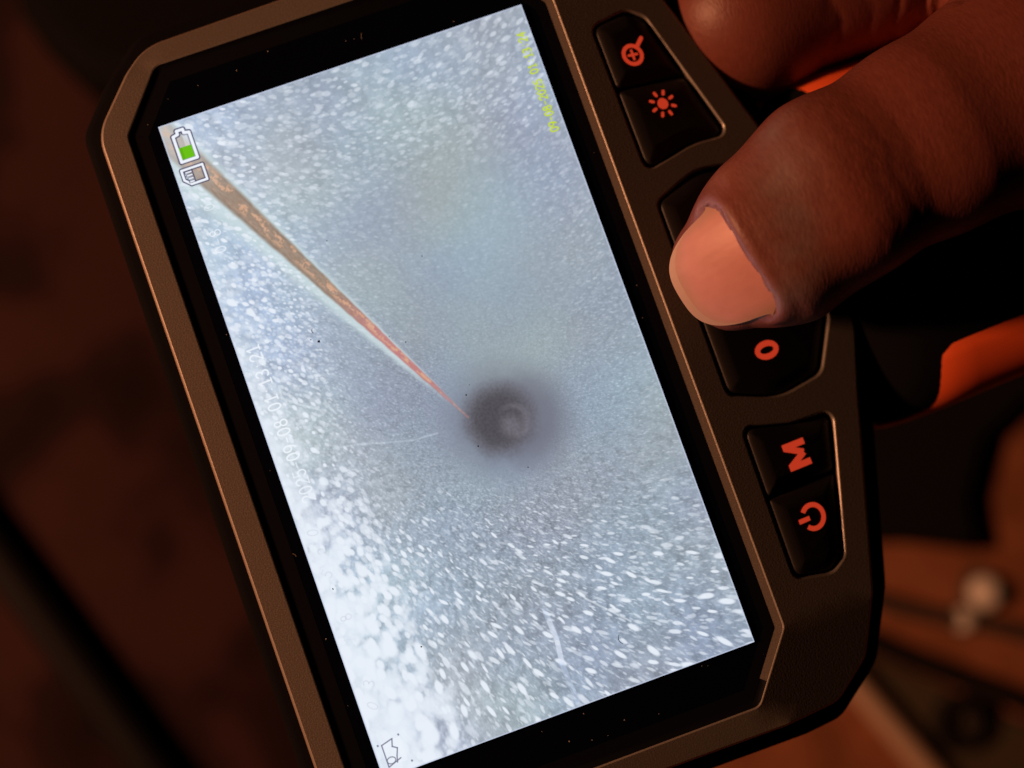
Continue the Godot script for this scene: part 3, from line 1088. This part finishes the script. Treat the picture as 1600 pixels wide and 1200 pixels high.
func hand() -> void:
	skeleton()
	wr.seed = 4
	wr.frequency = 0.16
	wr.fractal_octaves = 2
	var root := thing("hand", "dark brown hand gripping the monitor with its thumb on the middle key", "person")
	root.transform = Transform3D(DEV.scaled(Vector3.ONE * 0.001), Vector3(0, LIFT, 0))
	var lo := Vector3(-22, -250, -66)
	var hi := Vector3(130, -24, 34)
	var h := 0.7
	var B := 8
	var size := Vector3i(((hi - lo) / (h * B)).ceil())
	var verts := PackedVector3Array()
	var norms := PackedVector3Array()
	var tints := PackedColorArray()
	var index := PackedInt32Array()
	var cell_at := {}
	var masks := {}
	var all := PackedInt32Array(range(ba.size()))
	var rad := h * B * 0.87
	var val := PackedFloat32Array()
	var n1 := B + 1
	val.resize(n1 * n1 * n1)
	var corner := PackedInt32Array()
	for k in 8:
		corner.append((k & 1) + ((k >> 1) & 1) * n1 + ((k >> 2) & 1) * n1 * n1)
	var NX := 4096
	for bz in size.z:
		for by in size.y:
			for bx in size.x:
				var base := lo + Vector3(bx, by, bz) * (h * B)
				var mid := base + Vector3.ONE * (h * B / 2.0)
				# bones that can matter here
				var least := 1e6
				var ds := PackedFloat32Array()
				for i in all:
					var q := mid - ba[i]
					var t := clampf(q.dot(bd[i]) / bl[i], 0.0, 1.0)
					var e := (q - bd[i] * t).length() - lerpf(ra[i], rb[i], t)
					ds.append(e)
					least = minf(least, e)
				if least > rad + 5.0 or least < -rad - 5.0: continue
				var near := PackedInt32Array()
				for i in all:
					if ds[i] < rad + 11.0: near.append(i)
				if near.is_empty(): continue
				var o := 0
				var plus := false
				var minus := false
				for k in n1:
					for j in n1:
						for i in n1:
							var v := skin_field(base + Vector3(i, j, k) * h, near)
							val[o] = v
							if v > 0.0: plus = true
							else: minus = true
							o += 1
				if not (plus and minus): continue
				for k in B:
					for j in B:
						for i in B:
							var c0 := i + j * n1 + k * n1 * n1
							var mask := 0
							for c in 8:
								if val[c0 + corner[c]] < 0.0: mask |= 1 << c
							if mask == 0 or mask == 255: continue
							var sum := Vector3.ZERO
							var count := 0
							for ax in 3:
								for c in 8:
									if c & (1 << ax): continue
									var c2 := c | (1 << ax)
									var va := val[c0 + corner[c]]
									var vb := val[c0 + corner[c2]]
									if (va < 0.0) == (vb < 0.0): continue
									var f := va / (va - vb)
									var p := Vector3(c & 1, (c >> 1) & 1, (c >> 2) & 1)
									p[ax] = f
									sum += p
									count += 1
							var pos := base + (Vector3(i, j, k) + sum / count) * h
							var e0 := 0.22
							var g := Vector3(skin_field(pos + Vector3(e0, 0, 0), near) - skin_field(pos - Vector3(e0, 0, 0), near), skin_field(pos + Vector3(0, e0, 0), near) - skin_field(pos - Vector3(0, e0, 0), near), skin_field(pos + Vector3(0, 0, e0), near) - skin_field(pos - Vector3(0, 0, e0), near))
							var id := (bx * B + i) + NX * ((by * B + j) + NX * (bz * B + k))
							cell_at[id] = verts.size()
							masks[id] = mask
							verts.append(pos)
							norms.append(g.normalized())
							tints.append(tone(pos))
	var step := [1, NX, NX * NX]
	for id in cell_at:
		var mask: int = masks[id]
		for ax in 3:
			var in0 := (mask & 1) != 0
			var in1 := (mask & (1 << (1 << ax))) != 0
			if in0 == in1: continue
			var a: int = step[(ax + 1) % 3]
			var b: int = step[(ax + 2) % 3]
			if not (cell_at.has(id - a) and cell_at.has(id - b) and cell_at.has(id - a - b)): continue
			var q := [cell_at[id], cell_at[id - a], cell_at[id - a - b], cell_at[id - b]]
			if in0: index.append_array([q[0], q[2], q[1], q[0], q[3], q[2]])
			else: index.append_array([q[0], q[1], q[2], q[0], q[2], q[3]])
	var arr := []
	arr.resize(Mesh.ARRAY_MAX)
	arr[Mesh.ARRAY_VERTEX] = verts
	arr[Mesh.ARRAY_NORMAL] = norms
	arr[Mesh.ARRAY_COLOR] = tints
	arr[Mesh.ARRAY_INDEX] = index
	var mesh := ArrayMesh.new()
	mesh.add_surface_from_arrays(Mesh.PRIMITIVE_TRIANGLES, arr)
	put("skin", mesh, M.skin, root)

	# thumb nail: a curved plate with a thin pale free edge
	put("nail", nail_mesh(0.0, 0.93, 0.0), M.nail, root)
	put("nail_edge", nail_mesh(0.90, 1.0, 0.0), M.nail_edge, root)

func nail_point(u: float, v: float, lift: float) -> Vector3:
	# v 0 at the root, 1 at the free edge, u -1..1 across; concentric towards the edge
	var half := 8.35 - 0.5 * v
	var len := 12.0
	var x := u * half
	var root := -0.55 * (1.0 - u * u) + 2.3 * pow(maxf(0.0, absf(u) - 0.70) / 0.30, 2.0)
	var tip := maxf(root + 0.02, len * sqrt(maxf(0.0, 1.0 - pow(absf(u), 3.4))))
	var y := lerpf(root, tip, v)
	var z := lift - x * x * 0.028 - y * y * 0.006
	return NAIL_AT + NAIL_U * x + NAIL_T * y + NAIL_N * z

func nail_mesh(v0: float, v1: float, lift: float) -> ArrayMesh:
	var st := begin()
	var nu := 90
	var nv := 20
	var rings := []
	var under := []
	for j in nv + 1:
		var a := PackedVector3Array()
		var b := PackedVector3Array()
		for i in nu + 1:
			var u := -1.0 + 2.0 * i / nu
			var v := lerpf(v0, v1, float(j) / nv)
			a.append(nail_point(u, v, 0.12 + lift + 0.0028 * sin(u * 41.0) + 0.003 * sin(u * 17.0 + 1.0)))
			b.append(nail_point(u, v, -0.45))
		rings.append(a)
		under.append(b)
	# shaded by place: pink in the middle, tan towards the sides and the free edge
	st.set_smooth_group(1)
	for j in nv:
		for i in nu:
			for q in [[0, 0], [1, 0], [1, 1], [0, 0], [1, 1], [0, 1]]:
				var u: float = -1.0 + 2.0 * (i + q[1]) / nu
				var v: float = lerpf(v0, v1, float(j + q[0]) / nv)
				var e := clampf(maxf(smoothstep(0.70, 1.0, absf(u)), smoothstep(0.70, 0.97, v)), 0, 1)
				st.set_color(Color(0.53, 0.235, 0.175).lerp(Color(0.40, 0.22, 0.13), e))
				st.set_uv(Vector2(u, v))
				st.add_vertex(rings[j + q[0]][i + q[1]])
	st.set_color(Color(0.45, 0.25, 0.15))
	strips(st, [rings[-1], under[-1]], [2], false)
	under.reverse()
	strips(st, under, [3], false)
	return done(st)

# ------------------------------------------------------------------ the place behind

func background() -> void:
	var st := begin()
	# ground: one wide sheet
	var gm := mat(Color.WHITE, 0.75, 0.3)
	gm.albedo_texture = noise_tex(0.01, 41, 5, ramp([[0.0, lin(0.20, 0.078, 0.037)], [0.5, lin(0.31, 0.115, 0.055)], [1.0, lin(0.38, 0.15, 0.075)]]))
	gm.uv1_triplanar = true
	gm.uv1_world_triplanar = true
	gm.uv1_scale = Vector3.ONE * 5.0
	var plane := PlaneMesh.new()
	plane.size = Vector2(40, 40)
	tag(put("ground", plane, gm), "", "", "", "structure")

	# reddish brown mat to the left
	var cm := mat(Color.WHITE, 0.9, 0.2)
	cm.albedo_texture = noise_tex(0.014, 44, 3, ramp([[0.0, lin(0.010, 0.006, 0.006)], [0.36, lin(0.022, 0.010, 0.010)], [0.5, lin(0.037, 0.0165, 0.016)], [1.0, lin(0.046, 0.020, 0.018)]]))
	cm.uv1_triplanar = true
	cm.uv1_world_triplanar = true
	cm.uv1_scale = Vector3.ONE * 1.6
	put("floor_mat", block([ground_at(-700, -500, -346), ground_at(640, -500, -346), ground_at(740, 1750, -346), ground_at(-700, 1750, -346)], 0.03, 0.0, 0.006, 0.003), cm)
	tag(get_child(-1), "dark reddish brown mat on the ground left of the monitor", "mat")

	# black hose lying across the mat
	var hose := []
	for k in 13:
		var f := k / 12.0
		var p := ground_at(lerpf(-330, 420, f) + 14.0 * sin(f * 5.0), lerpf(470, 1420, f), -335.0)
		p.y = 0.006 + 0.0085
		hose.append(p)
	put("hose", tube(hose, 0.0085), mat(lin(0.006, 0.006, 0.007), 0.7, 0.3))
	tag(get_child(-1), "thick black hose lying diagonally across the brown mat", "hose")

	# rounded black mass at the top left
	put("case", block([ground_at(-40, -420, -300), ground_at(18, 10, -300), ground_at(60, 70, -300), ground_at(118, 122, -300), ground_at(200, 150, -300), ground_at(700, 130, -300), ground_at(900, -420, -300)], 0.012, 0.006, 0.05, 0.012), mat(lin(0.004, 0.004, 0.004), 0.8, 0.2))
	tag(get_child(-1), "black case lying behind the top corner of the monitor", "case")

	# things on the ground to the right
	var dark := mat(lin(0.008, 0.007, 0.007), 0.75, 0.25)  # flat black shape below the handle
	put("black_shape", block([ground_at(1230, 540, -338), ground_at(1680, 500, -338), ground_at(1640, 600, -338), ground_at(1542, 690, -338), ground_at(1518, 780, -338), ground_at(1530, 862, -338), ground_at(1420, 850, -338), ground_at(1240, 850, -338)], 0.004, 0.0, 0.014, 0.005), dark)
	tag(get_child(-1), "black pouch on the ground below the handle", "pouch")

	var steel := mat(lin(0.85, 0.80, 0.72), 0.45, 0.5, 0.0)
	for q in [[1540, 926, 0.0075, "larger of the two pale round bolt heads right of the monitor"], [1508, 969, 0.0052, "smaller of the two pale round bolt heads right of the monitor"]]:
		var b := thing("bolt", q[3], "bolt", "pale bolts on the ground")
		b.position = ground_at(q[0], q[1], -345.0) * Vector3(1, 0, 1)
		var sph := SphereMesh.new()
		sph.radius = q[2]
		sph.height = q[2] * 1.5
		sph.is_hemisphere = false
		var head := put("bolt_head", sph, steel, b)
		head.position.y = q[2] * 0.7
		var cy := CylinderMesh.new()
		cy.top_radius = q[2] * 1.25
		cy.bottom_radius = q[2] * 1.3
		cy.height = 0.002
		var wsh := put("washer", cy, mat(lin(0.10, 0.08, 0.06), 0.7), b)
		wsh.position.y = 0.001

	var bar_mat := mat(lin(0.50, 0.36, 0.26), 0.6, 0.4)
	var path := []
	for k in 5:
		var p := ground_at(lerpf(1250, 1640, k / 4.0), lerpf(960, 1420, k / 4.0), -335.0)
		p.y = 0.0075
		path.append(p)
	put("metal_tube", tube(path, 0.0058), bar_mat)
	tag(get_child(-1), "tan metal tube on the ground at the lower right corner", "tube")

	for q in [[1250, 945, 1750, 1175, 0.0046, 0.006, "dark cable running above the tan tube on the ground", 0.02], [1280, 905, 1750, 1040, 0.0035, 0.0075, "brown cable passing under the two pale bolts", 0.07]]:
		path = []
		for k in 9:
			var f := k / 8.0
			var p := ground_at(lerpf(q[0], q[2], f), lerpf(q[1], q[3], f) + 8.0 * sin(f * 6.0), -338.0)
			p.y = q[4]
			path.append(p)
		put("cable", tube(path, q[4]), mat(lin(q[7], q[7] * 0.75, q[7] * 0.6), 0.7, 0.3))
		tag(get_child(-1), q[6], "cable")

	put("metal_plate", block([ground_at(1330, 1015, -347), ground_at(1720, 1180, -347), ground_at(1700, 1330, -347), ground_at(1560, 1330, -347)], 0.004, 0.0, 0.003, 0.001), mat(lin(0.075, 0.06, 0.038), 0.7, 0.4))
	tag(get_child(-1), "dull olive brown plate under the black ring at lower right", "plate")

	var tor := TorusMesh.new()
	tor.inner_radius = 0.005
	tor.outer_radius = 0.0125
	put("rubber_ring", tor, mat(lin(0.012, 0.01, 0.009), 0.75, 0.3))
	var ringo: Node3D = tag(get_child(-1), "black rubber ring lying on the plate at lower right", "ring")
	ringo.position = ground_at(1498, 1128, -345.0) * Vector3(1, 0, 1) + Vector3(0, 0.0068, 0)

# ------------------------------------------------------------------

func _ready() -> void:
	var cam := Camera3D.new()
	cam.name = "camera"
	add_child(cam)
	cam.transform = Transform3D(Basis(EYE_X, EYE_Y, EYE_Z).orthonormalized(), EYE * 0.001 + Vector3(0, LIFT, 0))
	var lens := CameraAttributesPhysical.new()
	lens.frustum_focal_length = 12.0 / tan(deg_to_rad(FOV / 2.0))
	lens.frustum_focus_distance = 0.1595
	lens.frustum_near = 0.01
	lens.frustum_far = 60.0
	lens.exposure_aperture = 7.6
	cam.attributes = lens
	cam.fov = FOV
	cam.near = 0.01
	cam.far = 60.0

	var env := Environment.new()
	env.background_mode = Environment.BG_COLOR
	env.background_color = Color(0.0, 0.0, 0.0)
	env.tonemap_mode = Environment.TONE_MAPPER_LINEAR
	env.tonemap_exposure = 1.0
	env.sdfgi_enabled = true
	env.ssao_enabled = true
	env.ssil_enabled = true
	var we := WorldEnvironment.new()
	we.name = "world"
	we.environment = env
	add_child(we)

	# the warm lamp that lights the place from the left
	var lamp := OmniLight3D.new()
	lamp.name = "warm_lamp"
	lamp.position = Vector3(-0.58, LIFT + 0.28, 0.025)
	lamp.light_color = lin(1.0, 0.40, 0.19)
	lamp.light_energy = 0.49
	lamp.light_size = 0.03
	lamp.omni_range = 12.0
	lamp.omni_attenuation = 2.0
	lamp.shadow_enabled = true
	add_child(lamp)

	materials()
	background()
	monitor()
	hand()
